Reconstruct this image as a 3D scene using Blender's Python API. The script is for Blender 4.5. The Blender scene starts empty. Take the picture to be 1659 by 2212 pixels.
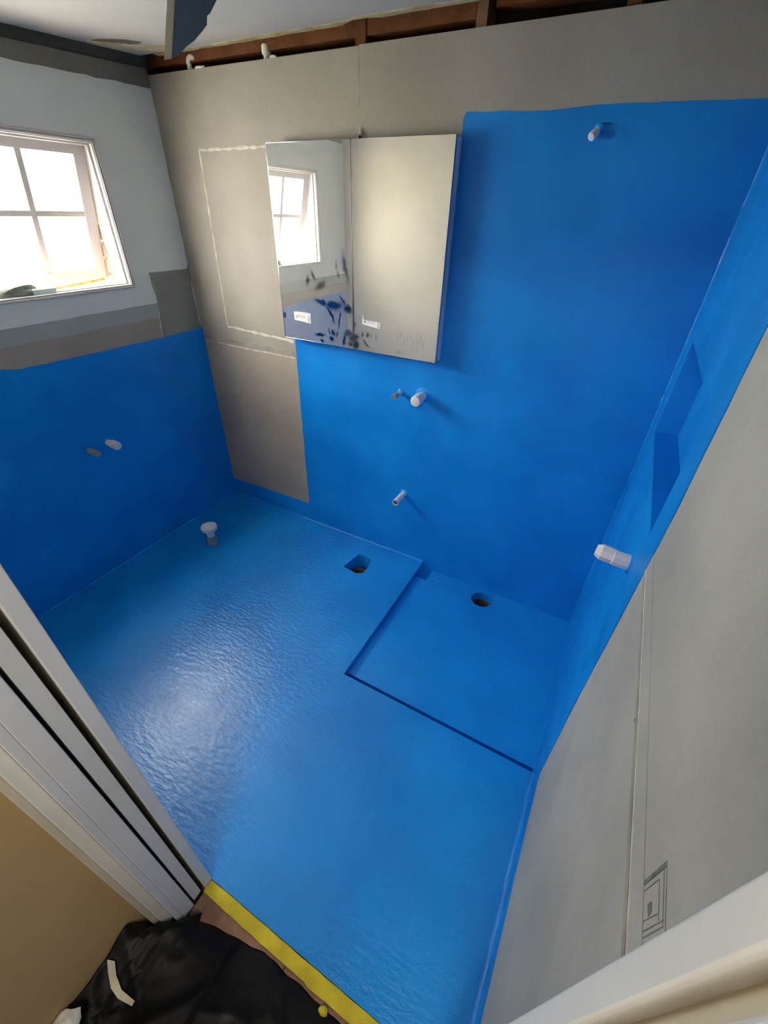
import bpy, bmesh, math, random
from mathutils import Vector, Matrix, noise
from mathutils.geometry import tessellate_polygon
random.seed(7)
S = bpy.context.scene
COL = S.collection

# ------------------------------------------------------------------ camera
cam_d = bpy.data.cameras.new('camera')
cam = bpy.data.objects.new('camera', cam_d); COL.objects.link(cam)
CR = Matrix(((0.8778999963037165, -0.2949550539491348, 0.37721759322677056),
             (0.4781983426515758, 0.4991379575438171, -0.722625521569971),
             (0.02485843066688778, 0.8147777706153068, 0.5792402290379441)))
CP = Vector((2.394, -1.9849, 1.8796))
cam.matrix_world = Matrix.Translation(CP) @ CR.to_4x4()
cam_d.sensor_width = 36.0
cam_d.lens = 914.69 / 2212 * 36
cam_d.clip_start = 0.01
cam_d.dof.use_dof = True
cam_d.dof.focus_distance = 2.0
cam_d.dof.aperture_fstop = cam_d.lens / 0.9
S.camera = cam

# ------------------------------------------------------------------ world, lights, exposure
SKY = 21.0
world = bpy.data.worlds.new('world'); S.world = world
world.use_nodes = True
wn = world.node_tree.nodes['Background']
wn.inputs[0].default_value = (1.0, 0.965, 0.985, 1)
wn.inputs[1].default_value = SKY
S.view_settings.view_transform = 'Standard'
S.view_settings.look = 'None'
S.view_settings.gamma = 1
S.view_settings.use_curve_mapping = False
S.view_settings.exposure = 1.28

def area(name, loc, target, sx, sy, power, col=(1, 1, 1), portal=False):
    d = bpy.data.lights.new(name, 'AREA'); d.shape = 'RECTANGLE'; d.size = sx; d.size_y = sy
    d.energy = power; d.color = col
    if portal: d.cycles.is_portal = True
    o = bpy.data.objects.new(name, d); COL.objects.link(o)
    o.location = loc
    o.rotation_euler = (Vector(target) - Vector(loc)).to_track_quat('-Z', 'Y').to_euler()
    return o
# sky portal just outside the window opening (sampling aid for the sky, gives off no light itself)
area('window_sky_portal', (-0.30, -0.92, 1.80), (1, -0.92, 1.80), 0.8, 1.25, 1, portal=True)
# added fill light for the unseen hallway behind the camera
area('hall_fill_light', (2.55, -2.85, 2.42), (2.3, -2.0, 0.6), 1.0, 0.9, 27.0, (1.0, 0.95, 0.88))

# ------------------------------------------------------------------ materials
def new_mat(name):
    m = bpy.data.materials.new(name); m.use_nodes = True
    nt = m.node_tree; b = nt.nodes['Principled BSDF']
    return m, nt, b
def N(nt, t, **kw):
    n = nt.nodes.new(t)
    for k, v in kw.items(): setattr(n, k, v)
    return n
def srgb(r, g, b):
    f = lambda c: ((c / 255) / 12.92) if c / 255 <= 0.04045 else (((c / 255) + 0.055) / 1.055) ** 2.4
    return (f(r), f(g), f(b), 1)
def surf(name, c1, c2, scale=6, rough=0.6, rough_var=0.0, bump=0.0, bscale=60, bstretch=(1, 1, 1), detail=4,
         spec=0.5, metallic=0.0, fine=0.0, lo=0.35, hi=0.65, coat=0.0):
    m, nt, b = new_mat(name)
    tc = N(nt, 'ShaderNodeTexCoord')
    n = N(nt, 'ShaderNodeTexNoise'); n.inputs['Scale'].default_value = scale; n.inputs['Detail'].default_value = detail
    nt.links.new(tc.outputs['Object'], n.inputs['Vector'])
    mr = N(nt, 'ShaderNodeMapRange'); mr.inputs[1].default_value = lo; mr.inputs[2].default_value = hi
    nt.links.new(n.outputs['Fac'], mr.inputs[0])
    mx = N(nt, 'ShaderNodeMix', data_type='RGBA')
    mx.inputs[6].default_value = c1; mx.inputs[7].default_value = c2
    nt.links.new(mr.outputs[0], mx.inputs[0])
    out = mx.outputs[2]
    if fine > 0:
        n2 = N(nt, 'ShaderNodeTexNoise'); n2.inputs['Scale'].default_value = 90; n2.inputs['Detail'].default_value = 6
        nt.links.new(tc.outputs['Object'], n2.inputs['Vector'])
        m2 = N(nt, 'ShaderNodeMix', data_type='RGBA', blend_type='OVERLAY'); m2.inputs[0].default_value = fine
        nt.links.new(out, m2.inputs[6]); nt.links.new(n2.outputs['Fac'], m2.inputs[7]); out = m2.outputs[2]
    nt.links.new(out, b.inputs['Base Color'])
    b.inputs['Roughness'].default_value = rough
    b.inputs['Specular IOR Level'].default_value = spec
    b.inputs['Metallic'].default_value = metallic
    if coat: b.inputs['Coat Weight'].default_value = coat
    if rough_var:
        m3 = N(nt, 'ShaderNodeMapRange'); m3.inputs[1].default_value = lo; m3.inputs[2].default_value = hi
        m3.inputs[3].default_value = rough - rough_var; m3.inputs[4].default_value = rough + rough_var
        n3 = N(nt, 'ShaderNodeTexNoise'); n3.inputs['Scale'].default_value = 5; n3.inputs['Detail'].default_value = 5
        nt.links.new(tc.outputs['Object'], n3.inputs['Vector'])
        nt.links.new(n3.outputs['Fac'], m3.inputs[0]); nt.links.new(m3.outputs[0], b.inputs['Roughness'])
    if bump:
        mp = N(nt, 'ShaderNodeMapping'); mp.inputs['Scale'].default_value = bstretch
        nb = N(nt, 'ShaderNodeTexNoise'); nb.inputs['Scale'].default_value = bscale; nb.inputs['Detail'].default_value = 5
        nt.links.new(tc.outputs['Object'], mp.inputs['Vector']); nt.links.new(mp.outputs[0], nb.inputs['Vector'])
        bp = N(nt, 'ShaderNodeBump'); bp.inputs['Strength'].default_value = bump; bp.inputs['Distance'].default_value = 0.004
        nt.links.new(nb.outputs['Fac'], bp.inputs['Height']); nt.links.new(bp.outputs[0], b.inputs['Normal'])
    return m

M = {}
M['blue'] = surf('blue_membrane', (0.001, 0.205, 0.680, 1), (0.004, 0.275, 0.820, 1), 2.4, 0.42, 0.08, 0.25, 40, (1, 1, 1), spec=0.35)
M['blue_floor'] = surf('blue_membrane_floor', (0.002, 0.215, 0.660, 1), (0.005, 0.280, 0.780, 1), 2.2, 0.32, 0.03, 0.7, 26, (1, 2.2, 1), spec=0.75)
M['board'] = surf('grey_cement_board', srgb(158, 151, 142), srgb(170, 164, 155), 2.5, 0.75, fine=0.10, bump=0.08, bscale=120, spec=0.25)
M['board_tan'] = surf('tan_grey_board', srgb(158, 148, 137), srgb(172, 161, 148), 2.2, 0.75, fine=0.10, bump=0.08, bscale=120, spec=0.25)
M['board_right'] = surf('smeared_grey_board', srgb(160, 160, 153), srgb(182, 180, 172), 2.6, 0.62, fine=0.08, bump=0.06, bscale=60, spec=0.3, detail=6)
M['front_board'] = surf('cream_primed_board', srgb(204, 194, 176), srgb(214, 204, 186), 3, 0.7, fine=0.05, spec=0.25)
M['board_dark'] = surf('dark_grey_board', srgb(116, 114, 106), srgb(130, 128, 118), 4, 0.8, fine=0.12, bump=0.1, bscale=120, spec=0.2)
M['patch'] = surf('grey_patch_board', srgb(134, 136, 128), srgb(146, 147, 138), 4, 0.8, fine=0.10, spec=0.2)
M['skim'] = surf('haze_paled_skim_plaster', srgb(212, 218, 212), srgb(220, 225, 219), 3, 0.6, fine=0.05, bump=0.05, bscale=30, spec=0.3)  # pale plaster, brightened further to carry the window's haze
M['plate_grey'] = surf('dark_greenish_timber_plate', srgb(84, 86, 80), srgb(98, 100, 92), 4, 0.8, fine=0.2, spec=0.2)
M['skim2'] = surf('grey_green_filler', srgb(160, 166, 160), srgb(172, 176, 170), 3, 0.7, fine=0.08, spec=0.3)
M['plaster'] = surf('white_joint_compound', srgb(196, 192, 182), srgb(222, 218, 208), 25, 0.8, bump=0.3, bscale=80, spec=0.2)
M['joint_grey'] = surf('grey_joint_tape', srgb(146, 140, 130), srgb(168, 163, 152), 12, 0.8, bump=0.2, bscale=60, spec=0.2)
M['ceiling'] = surf('white_ceiling_paint', srgb(184, 184, 186), srgb(194, 193, 193), 2, 0.8, fine=0.03, spec=0.2)
M['torn'] = surf('torn_plasterboard_edge', srgb(176, 160, 120), srgb(206, 198, 170), 12, 0.9, fine=0.2, bump=0.5, bscale=60, spec=0.1)
M['timber'] = surf('brown_framing_timber', srgb(96, 58, 36), srgb(122, 76, 46), 9, 0.75, fine=0.3, bump=0.3, bscale=25, bstretch=(0.2, 3, 3), spec=0.2)
M['timber_pale'] = surf('pale_stud_timber', srgb(122, 92, 68), srgb(140, 108, 80), 9, 0.75, fine=0.3, spec=0.2)
M['cavity'] = surf('dark_wall_cavity', (0.02, 0.017, 0.014, 1), (0.035, 0.03, 0.025, 1), 5, 0.9, spec=0.1)
M['white_paint'] = surf('white_gloss_paint', srgb(226, 226, 222), srgb(234, 234, 230), 4, 0.35, bump=0.04, bscale=40, spec=0.5)
M['window_paint'] = surf('window_frame_paint', srgb(196, 190, 188), srgb(204, 198, 195), 4, 0.45, spec=0.4)
M['shade_trim'] = surf('painted_shade_trim', srgb(206, 198, 180), srgb(214, 206, 188), 4, 0.45, spec=0.4)  # shade of the jamb recess and trim corner put into this tone
M['hall_paint'] = surf('tan_hall_paint', srgb(186, 160, 118), srgb(194, 168, 124), 3, 0.7, fine=0.04, spec=0.25)
M['hall_white'] = surf('hall_white_paint', srgb(210, 206, 196), srgb(216, 212, 202), 3, 0.8, spec=0.2)
M['door_edge'] = surf('white_door_paint', srgb(220, 220, 214), srgb(228, 228, 222), 4, 0.4, spec=0.45)
M['dark_slot'] = surf('dark_slot_lining', (0.012, 0.012, 0.014, 1), (0.02, 0.02, 0.022, 1), 5, 0.7, spec=0.2)
M['pvc'] = surf('white_plastic_pipe', srgb(214, 212, 218), srgb(230, 228, 232), 9, 0.4, spec=0.5)
M['pvc_grey'] = surf('grey_translucent_pipe_end', srgb(120, 140, 142), srgb(150, 166, 164), 9, 0.45, spec=0.5)
M['pvc_mouth_shade'] = surf('pipe_mouth_shade', srgb(96, 90, 92), srgb(120, 112, 110), 9, 0.6, spec=0.3)  # darker tone stands in for the shade inside an open pipe
M['drain_in'] = surf('drain_inside', srgb(34, 24, 22), srgb(70, 46, 36), 20, 0.6, spec=0.3)
M['drain_pipe'] = surf('orange_grey_drain_rim', srgb(58, 48, 52), srgb(112, 80, 66), 20, 0.6, spec=0.3)
M['yellow'] = surf('yellow_flexible_sealant', srgb(178, 160, 20), srgb(206, 188, 40), 14, 0.5, bump=0.5, bscale=30, spec=0.4)
M['brown_board'] = surf('brown_timber_threshold', srgb(116, 88, 72), srgb(140, 108, 88), 10, 0.75, fine=0.3, spec=0.2)
M['black_plastic'] = surf('black_plastic_sheet', (0.002, 0.0025, 0.003, 1), (0.007, 0.007, 0.0065, 1), 7, 0.50, 0.10, 0.5, 18, spec=0.16)
M['chrome'] = surf('polished_metal_edge', srgb(225, 228, 230), srgb(240, 240, 240), 5, 0.18, metallic=1.0)
M['cab_side'] = surf('blue_white_cabinet_side', srgb(208, 208, 212), srgb(218, 218, 222), 5, 0.4, spec=0.5)
M['sticker'] = surf('white_paper_sticker', srgb(236, 234, 238), srgb(244, 242, 244), 8, 0.7, spec=0.2)
M['print_grey'] = surf('grey_sticker_print', srgb(140, 134, 134), srgb(160, 154, 152), 8, 0.7, spec=0.2)
M['pencil'] = surf('pencil_marking', srgb(104, 106, 101), srgb(132, 134, 128), 60, 0.8, spec=0.2)
M['shade_mark'] = surf('faint_pencil_shading', srgb(140, 140, 134), srgb(154, 154, 147), 60, 0.8, spec=0.2)
M['cream_edge'] = surf('raw_board_core_edge', srgb(196, 194, 176), srgb(208, 206, 190), 30, 0.9, bump=0.4, bscale=80, spec=0.1)
M['slate'] = surf('blue_grey_board_face', srgb(98, 112, 118), srgb(108, 122, 128), 6, 0.75, spec=0.2)
M['brick'] = surf('pale_brick', srgb(190, 150, 124), srgb(216, 186, 160), 16, 0.85, fine=0.3, bump=0.5, bscale=50, spec=0.2)
M['mortar'] = surf('mortar', srgb(190, 184, 170), srgb(204, 198, 186), 30, 0.9, fine=0.2, spec=0.1)
M['leaf'] = surf('bright_garden_leaves', (0.30, 0.42, 0.06, 1), (0.50, 0.60, 0.12, 1), 9, 0.6, spec=0.3)
M['grass'] = surf('garden_grass', (0.09, 0.15, 0.04, 1), (0.15, 0.20, 0.06, 1), 9, 0.9, spec=0.1)
M['rag'] = surf('grey_green_rag', srgb(120, 128, 118), srgb(150, 156, 144), 30, 0.9, fine=0.3, bump=0.8, bscale=60, spec=0.1)
M['tray'] = surf('pale_plastic_packet', srgb(190, 212, 208), srgb(214, 228, 222), 20, 0.5, spec=0.4)
M['wood_stick'] = surf('orange_timber_stick', srgb(214, 160, 84), srgb(230, 190, 120), 20, 0.6, fine=0.2, spec=0.3)
M['off_white'] = surf('off_white_scrap', srgb(196, 186, 160), srgb(220, 212, 190), 20, 0.8, bump=0.4, bscale=60, spec=0.2)
M['foam'] = surf('white_filler_foam', srgb(226, 224, 214), srgb(238, 236, 228), 40, 0.8, bump=0.5, bscale=80, spec=0.2)

# frosted glass: part clear, part scattering
def frosted():
    m, nt, b = new_mat('frosted_window_glass')
    out = nt.nodes['Material Output']
    nt.nodes.remove(b)
    tr = N(nt, 'ShaderNodeBsdfTransparent'); tr.inputs[0].default_value = (0.95, 0.95, 0.91, 1)
    tl = N(nt, 'ShaderNodeBsdfTranslucent')
    gl = N(nt, 'ShaderNodeBsdfGlossy'); gl.inputs['Roughness'].default_value = 0.25
    tc = N(nt, 'ShaderNodeTexCoord'); n = N(nt, 'ShaderNodeTexNoise'); n.inputs['Scale'].default_value = 3.0
    mx = N(nt, 'ShaderNodeMix', data_type='RGBA')
    mx.inputs[6].default_value = (0.88, 0.90, 0.80, 1); mx.inputs[7].default_value = (0.95, 0.95, 0.92, 1)
    nt.links.new(tc.outputs['Object'], n.inputs['Vector']); nt.links.new(n.outputs['Fac'], mx.inputs[0])
    nt.links.new(mx.outputs[2], tl.inputs[0])
    a = N(nt, 'ShaderNodeMixShader'); a.inputs[0].default_value = 0.4
    nt.links.new(tr.outputs[0], a.inputs[1]); nt.links.new(tl.outputs[0], a.inputs[2])
    c = N(nt, 'ShaderNodeMixShader'); c.inputs[0].default_value = 0.04
    nt.links.new(a.outputs[0], c.inputs[1]); nt.links.new(gl.outputs[0], c.inputs[2])
    nt.links.new(c.outputs[0], out.inputs['Surface'])
    return m
M['glass'] = frosted()

# dusty mirror: silver under a film of dust that has been wiped in places
def dusty_mirror():
    m, nt, b = new_mat('dusty_mirror')
    out = nt.nodes['Material Output']
    gl = N(nt, 'ShaderNodeBsdfGlossy'); gl.inputs['Roughness'].default_value = 0.012
    gl.inputs[0].default_value = (0.93, 0.94, 0.93, 1)
    b.inputs['Base Color'].default_value = srgb(240, 238, 230)
    b.inputs['Roughness'].default_value = 0.6
    tc = N(nt, 'ShaderNodeTexCoord')
    warp = N(nt, 'ShaderNodeTexNoise'); warp.inputs['Scale'].default_value = 28; warp.inputs['Detail'].default_value = 3
    nt.links.new(tc.outputs['Object'], warp.inputs['Vector'])
    wv = N(nt, 'ShaderNodeVectorMath', operation='MULTIPLY_ADD')
    wv.inputs[1].default_value = (0.035, 0, 0.035)
    nt.links.new(warp.outputs['Color'], wv.inputs[0]); nt.links.new(tc.outputs['Object'], wv.inputs[2])
    acc = None
    # wiped patches (x, z, half width, half height, angle)
    W = [(0.962, 1.611, .030, .012, 1.1), (0.925, 1.588, .014, .032, 0.1), (1.001, 1.572, .050, .018, -.7), (1.098, 1.665, .010, .022, .2),
         (1.112, 1.629, .010, .016, 0), (1.150, 1.660, .014, .085, -.25), (1.000, 1.497, .045, .014, .2), (1.078, 1.490, .052, .026, -.1),
         (1.130, 1.517, .034, .008, 1.0), (1.058, 1.448, .009, .045, -.6), (1.108, 1.424, .006, .055, .25), (0.983, 1.343, .040, .010, -.05),
         (0.994, 1.316, .016, .012, -.3), (1.045, 1.366, .006, .018, -.5), (1.068, 1.362, .007, .022, -.4), (1.090, 1.358, .006, .016, .4),
         (1.056, 1.328, .014, .014, -.6), (1.134, 1.330, .010, .030, .3), (1.163, 1.481, .024, .018, 0), (1.160, 1.372, .030, .016, -.3),
         (1.197, 1.409, .008, .020, .3), (1.195, 1.352, .032, .018, -.2), (1.205, 1.322, .022, .022, 0), (1.170, 1.322, .016, .012, -.7),
         (1.262, 1.335, .026, .007, .7), (1.240, 1.370, .006, .018, .3), (1.268, 1.380, .008, .016, .4), (1.290, 1.375, .005, .014, -.3),
         (1.320, 1.372, .005, .012, -.2), (1.452, 1.318, .030, .010, 0), (0.962, 2.072, .055, .018, -.1), (0.905, 2.095, .02, .01, 0),
         (1.10, 2.055, .010, .008, 0), (0.757, 1.410, .008, .014, 0)]
    W += [(1.44 + i * .017, 1.385 + .012 * math.sin(i * 2.1), .005, .040 + .012 * math.sin(i * 1.3), .02) for i in range(9)]
    for (x, z, sx, sz, an) in W:
        mp = N(nt, 'ShaderNodeMapping', vector_type='TEXTURE')
        mp.inputs['Location'].default_value = (x + .0175, -0.07, z + .0175)
        mp.inputs['Rotation'].default_value = (0, an, 0)
        mp.inputs['Scale'].default_value = (sx * 1.3, 1, sz * 1.3)
        nt.links.new(wv.outputs[0], mp.inputs['Vector'])
        gr = N(nt, 'ShaderNodeTexGradient', gradient_type='SPHERICAL')
        nt.links.new(mp.outputs[0], gr.inputs['Vector'])
        wt = N(nt, 'ShaderNodeMath', operation='MULTIPLY'); nt.links.new(gr.outputs['Fac'], wt.inputs[0])
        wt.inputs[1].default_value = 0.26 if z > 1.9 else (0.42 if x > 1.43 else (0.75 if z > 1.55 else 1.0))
        if acc is None: acc = wt.outputs[0]
        else:
            mm = N(nt, 'ShaderNodeMath', operation='MAXIMUM')
            nt.links.new(acc, mm.inputs[0]); nt.links.new(wt.outputs[0], mm.inputs[1]); acc = mm.outputs[0]
    ms = N(nt, 'ShaderNodeMapRange'); ms.inputs[1].default_value = 0.04; ms.inputs[2].default_value = 0.55
    nt.links.new(acc, ms.inputs[0])
    # dust amount: patchy, thicker towards the lower right, streaked
    dn = N(nt, 'ShaderNodeTexNoise'); dn.inputs['Scale'].default_value = 3.2; dn.inputs['Detail'].default_value = 5
    nt.links.new(tc.outputs['Object'], dn.inputs['Vector'])
    dm = N(nt, 'ShaderNodeMapRange'); dm.inputs[1].default_value = 0.3; dm.inputs[2].default_value = 0.7
    dm.inputs[3].default_value = 0.20; dm.inputs[4].default_value = 0.245
    nt.links.new(dn.outputs['Fac'], dm.inputs[0])
    inv = N(nt, 'ShaderNodeMath', operation='SUBTRACT'); inv.inputs[0].default_value = 1.0
    nt.links.new(ms.outputs[0], inv.inputs[1])
    sc = N(nt, 'ShaderNodeMath', operation='MULTIPLY'); nt.links.new(inv.outputs[0], sc.inputs[0]); nt.links.new(dm.outputs[0], sc.inputs[1])
    # wiped film also leaves a dark grease mark: dim the silver there
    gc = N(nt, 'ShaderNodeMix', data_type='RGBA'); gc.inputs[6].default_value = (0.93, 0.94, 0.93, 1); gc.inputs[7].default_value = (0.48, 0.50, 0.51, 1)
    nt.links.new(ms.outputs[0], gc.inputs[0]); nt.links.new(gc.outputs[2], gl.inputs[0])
    mix = N(nt, 'ShaderNodeMixShader')
    nt.links.new(sc.outputs[0], mix.inputs[0]); nt.links.new(gl.outputs[0], mix.inputs[1]); nt.links.new(b.outputs[0], mix.inputs[2])
    nt.links.new(mix.outputs[0], out.inputs['Surface'])
    return m
M['mirror'] = dusty_mirror()

# ------------------------------------------------------------------ helpers
def obj(name, bm, mats, parent=None, smooth=False, bevel=0, **props):
    me = bpy.data.meshes.new(name)
    bmesh.ops.recalc_face_normals(bm, faces=bm.faces)
    if smooth:
        for f in bm.faces: f.smooth = True
    bm.to_mesh(me); bm.free()
    if isinstance(mats, str): mats = [mats]
    for m in mats: me.materials.append(M[m])
    o = bpy.data.objects.new(name, me); COL.objects.link(o)
    if parent is not None:
        o.parent = parent
        o.location = -root_loc(parent)
    if bevel:
        b = o.modifiers.new('bevel', 'BEVEL'); b.width = bevel; b.segments = 2; b.limit_method = 'ANGLE'; b.angle_limit = 0.8
    if smooth:
        e = o.modifiers.new('edge', 'EDGE_SPLIT'); e.split_angle = 0.7
    for k, v in props.items(): o[k] = v
    return o
def root_loc(p):
    v = p.location.copy()
    while p.parent: p = p.parent; v = v + p.location
    return v
def thing(name, loc, label, cat, group=None):
    o = bpy.data.objects.new(name, None); COL.objects.link(o)
    o.location = loc; o.empty_display_size = 0.05
    o['label'] = label; o['category'] = cat
    if group: o['group'] = group
    return o
def box(bm, x0, x1, y0, y1, z0, z1, mi=0):
    g = bmesh.ops.create_cube(bm, size=1, matrix=Matrix.Translation(((x0 + x1) / 2, (y0 + y1) / 2, (z0 + z1) / 2)) @ Matrix.Diagonal((abs(x1 - x0), abs(y1 - y0), abs(z1 - z0), 1)))
    for f in set(f for v in g['verts'] for f in v.link_faces): f.material_index = mi
    return bm
def bx(*a): return box(bmesh.new(), *a)
def slab(bm, outer, holes, plane, a, b):
    """polygon (u,v) with holes, extruded between a and b along the plane's axis"""
    to = {'x': lambda u, v, t: (t, u, v), 'y': lambda u, v, t: (u, t, v), 'z': lambda u, v, t: (u, v, t)}[plane]
    loops = [outer] + list(holes)
    flat = [p for l in loops for p in l]
    tris = tessellate_polygon([[Vector((p[0], p[1], 0)) for p in l] for l in loops])
    va = [bm.verts.new(to(p[0], p[1], a)) for p in flat]
    vb = [bm.verts.new(to(p[0], p[1], b)) for p in flat]
    for t in tris:
        try:
            bm.faces.new([va[i] for i in t]); bm.faces.new([vb[i] for i in reversed(t)])
        except ValueError: pass
    k = 0
    for l in loops:
        n = len(l)
        for i in range(n):
            j = (i + 1) % n
            bm.faces.new([va[k + i], va[k + j], vb[k + j], vb[k + i]])
        k += n
    return bm
def sl(*a): return slab(bmesh.new(), *a)
def rect(u0, u1, v0, v1): return [(u0, v0), (u1, v0), (u1, v1), (u0, v1)]
def ragged(poly, step=0.03, amp=0.003, seed=0, keep=None):
    """subdivide and jitter the edges; keep(p) -> True leaves a point where it is"""
    out = []
    n = len(poly)
    for i in range(n):
        a = Vector(poly[i]); b = Vector(poly[(i + 1) % n]); L = (b - a).length
        k = max(1, int(L / step))
        nrm = Vector((-(b - a).y, (b - a).x)).normalized()
        for j in range(k):
            p = a.lerp(b, j / k)
            q = p
            if not (keep and (keep(p))):
                o = noise.noise(Vector((p.x * 19 + seed, p.y * 19, seed * 3.1))) * amp * 1.6 + random.uniform(-.3, .3) * amp
                q = p + nrm * o
            out.append((q.x, q.y))
    return out
def ring(c, r, n=24, a0=0, a1=2 * math.pi):
    return [(c[0] + r * math.cos(a0 + (a1 - a0) * i / n), c[1] + r * math.sin(a0 + (a1 - a0) * i / n)) for i in range(n)]
def lathe(bm, prof, origin, axis=(0, 0, 1), n=24, mi=0):
    """profile of (radius, distance along the axis)"""
    ax = Vector(axis).normalized(); q = ax.to_track_quat('Z', 'Y').to_matrix()
    rows = []
    for r, h in prof:
        rows.append([bm.verts.new(Vector(origin) + q @ Vector((max(r, 1e-5) * math.cos(2 * math.pi * i / n), max(r, 1e-5) * math.sin(2 * math.pi * i / n), h))) for i in range(n)])
    for a, b in zip(rows, rows[1:]):
        for i in range(n):
            f = bm.faces.new([a[i], a[(i + 1) % n], b[(i + 1) % n], b[i]]); f.material_index = mi
    for row, fl in ((rows[0], True), (rows[-1], False)):
        f = bm.faces.new(row[::-1] if fl else row); f.material_index = mi
    return bm
def lt(prof, origin, axis=(0, 0, 1), n=24): return lathe(bmesh.new(), prof, origin, axis, n)
def tube(bm, pts, rad, n=12, mi=0):
    pts = [Vector(p) for p in pts]; rows = []
    if not hasattr(rad, '__len__'): rad = [rad] * len(pts)
    for i, p in enumerate(pts):
        d = (pts[min(i + 1, len(pts) - 1)] - pts[max(i - 1, 0)]).normalized()
        q = d.to_track_quat('Z', 'Y').to_matrix()
        rows.append([bm.verts.new(p + q @ Vector((rad[i] * math.cos(2 * math.pi * k / n), rad[i] * math.sin(2 * math.pi * k / n), 0))) for k in range(n)])
    for a, b in zip(rows, rows[1:]):
        for i in range(n):
            f = bm.faces.new([a[i], a[(i + 1) % n], b[(i + 1) % n], b[i]]); f.material_index = mi
    bm.faces.new(rows[0][::-1]); bm.faces.new(rows[-1])
    return bm
def struct(name, bm, mats, **kw):
    o = obj(name, bm, mats, **kw); o['kind'] = 'structure'; return o
def lump(c, s, seed=0, amp=0.3, sub=3, freq=1.5):
    bm = bmesh.new(); bmesh.ops.create_icosphere(bm, subdivisions=sub, radius=1)
    for v in bm.verts:
        k = 1 + amp * noise.noise(v.co * freq + Vector((seed, seed * 2, 0)))
        v.co = Vector((v.co.x * s[0] * k + c[0], v.co.y * s[1] * k + c[1], v.co.z * s[2] * k + c[2]))
    return bm

W = 2.603            # room width (x), back wall face at y = 0, left wall face at x = 0
YF = -1.846          # inside face of the door wall
ZT = 2.385           # top of the wall boards
ZC = 2.44            # ceiling
OX0, OX1 = 1.70, 2.52  # doorway

# ------------------------------------------------------------------ floor
d1 = [(1.236, -0.308), (1.256, -0.156), (1.300, -0.150), (1.356, -0.156), (1.376, -0.225), (1.374, -0.298), (1.338, -0.320)]
floor = struct('floor', sl([(-0.06, YF), (OX0, YF), (OX1 + .09, YF), (OX1 + .09, -0.962), (1.662, -0.962), (1.662, 0.01), (-0.06, 0.01)], [d1], 'z', -0.14, 0.0), 'blue_floor')
# shower recess: base, and the slightly deeper rough channel along the back wall
c2 = (2.098, -0.094); r2 = 0.062; yc = -0.115
h = math.sqrt(r2 ** 2 - (yc - c2[1]) ** 2); a = math.asin((yc - c2[1]) / r2)
arc_lo = [(c2[0] + r2 * math.cos(t), c2[1] + r2 * math.sin(t)) for t in [math.pi - a + (math.pi + 2 * a) * i / 12 for i in range(13)]]
arc_hi = [(c2[0] + r2 * math.cos(t), c2[1] + r2 * math.sin(t)) for t in [a + (math.pi - 2 * a) * (12 - i) / 12 for i in range(13)]]
base_poly = [(1.664, -0.924), (2.61, -0.924), (2.61, yc)] + arc_lo[::-1] + [(1.664, yc)]
obj('shower_base', sl(base_poly, [], 'z', -0.14, -0.040), 'blue_floor', floor, label='sunken blue shower base, lower than the rest of the floor')
chan = ragged([(1.70, yc)] + arc_hi[:1], 0.04, 0.004)
chan_poly = [(1.732, yc)] + arc_hi + [(2.61, yc), (2.61, 0.01), (1.742, 0.01), (1.734, -0.03), (1.738, -0.07)]
obj('drain_channel', sl(chan_poly, [], 'z', -0.14, -0.046), 'blue_floor', floor, label='rough blue strip of floor behind the shower base')
obj('notch_base', bx(1.655, 1.75, yc - .02, 0.01, -0.16, -0.085), 'blue_floor', floor)
obj('shade_line_groove', bx(1.655, 2.61, -0.97, -0.915, -0.16, -0.085), 'blue_floor', floor)  # groove added so its shade draws a dark line along the near edge
for (cx, cy, zb) in ((1.322, -0.256, -0.060), (c2[0] + .006, c2[1], -0.095)):
    b = bmesh.new(); lathe(b, [(0.053, 0), (0.053, 0.03), (0.046, 0.03), (0.046, -0.05), (0.0, -0.05)], (cx, cy, zb - 0.03))
    obj('drain_pipe', b, 'drain_pipe', floor, smooth=True)
    obj('drain_bottom', lt([(0.045, 0), (0.045, 0.002)], (cx, cy, zb - 0.07)), 'drain_in', floor)
random.seed(21)
for (x_, y_, a_, b_) in ((1.80, -.075, .030, .012), (1.86, -.060, .022, .008), (1.90, -.092, .016, .007), (1.965, -.05, .026, .008), (2.17, -.035, .030, .010), (2.20, -.10, .020, .009), (2.28, -.05, .026, .007), (2.40, -.03, .03, .008), (2.01, -.112, .02, .006)):
    bm = bmesh.new(); bmesh.ops.create_icosphere(bm, subdivisions=2, radius=1)
    for v in bm.verts:
        k_ = 1 + .5 * noise.noise(v.co * 1.7 + Vector((x_ * 30, 0, 0)))
        v.co = Vector((x_ + v.co.x * a_ * k_, y_ + v.co.y * b_ * k_, -.047 + v.co.z * .004 * k_))
    obj('rough_lump', bm, 'blue_floor', floor, smooth=True)
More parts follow.
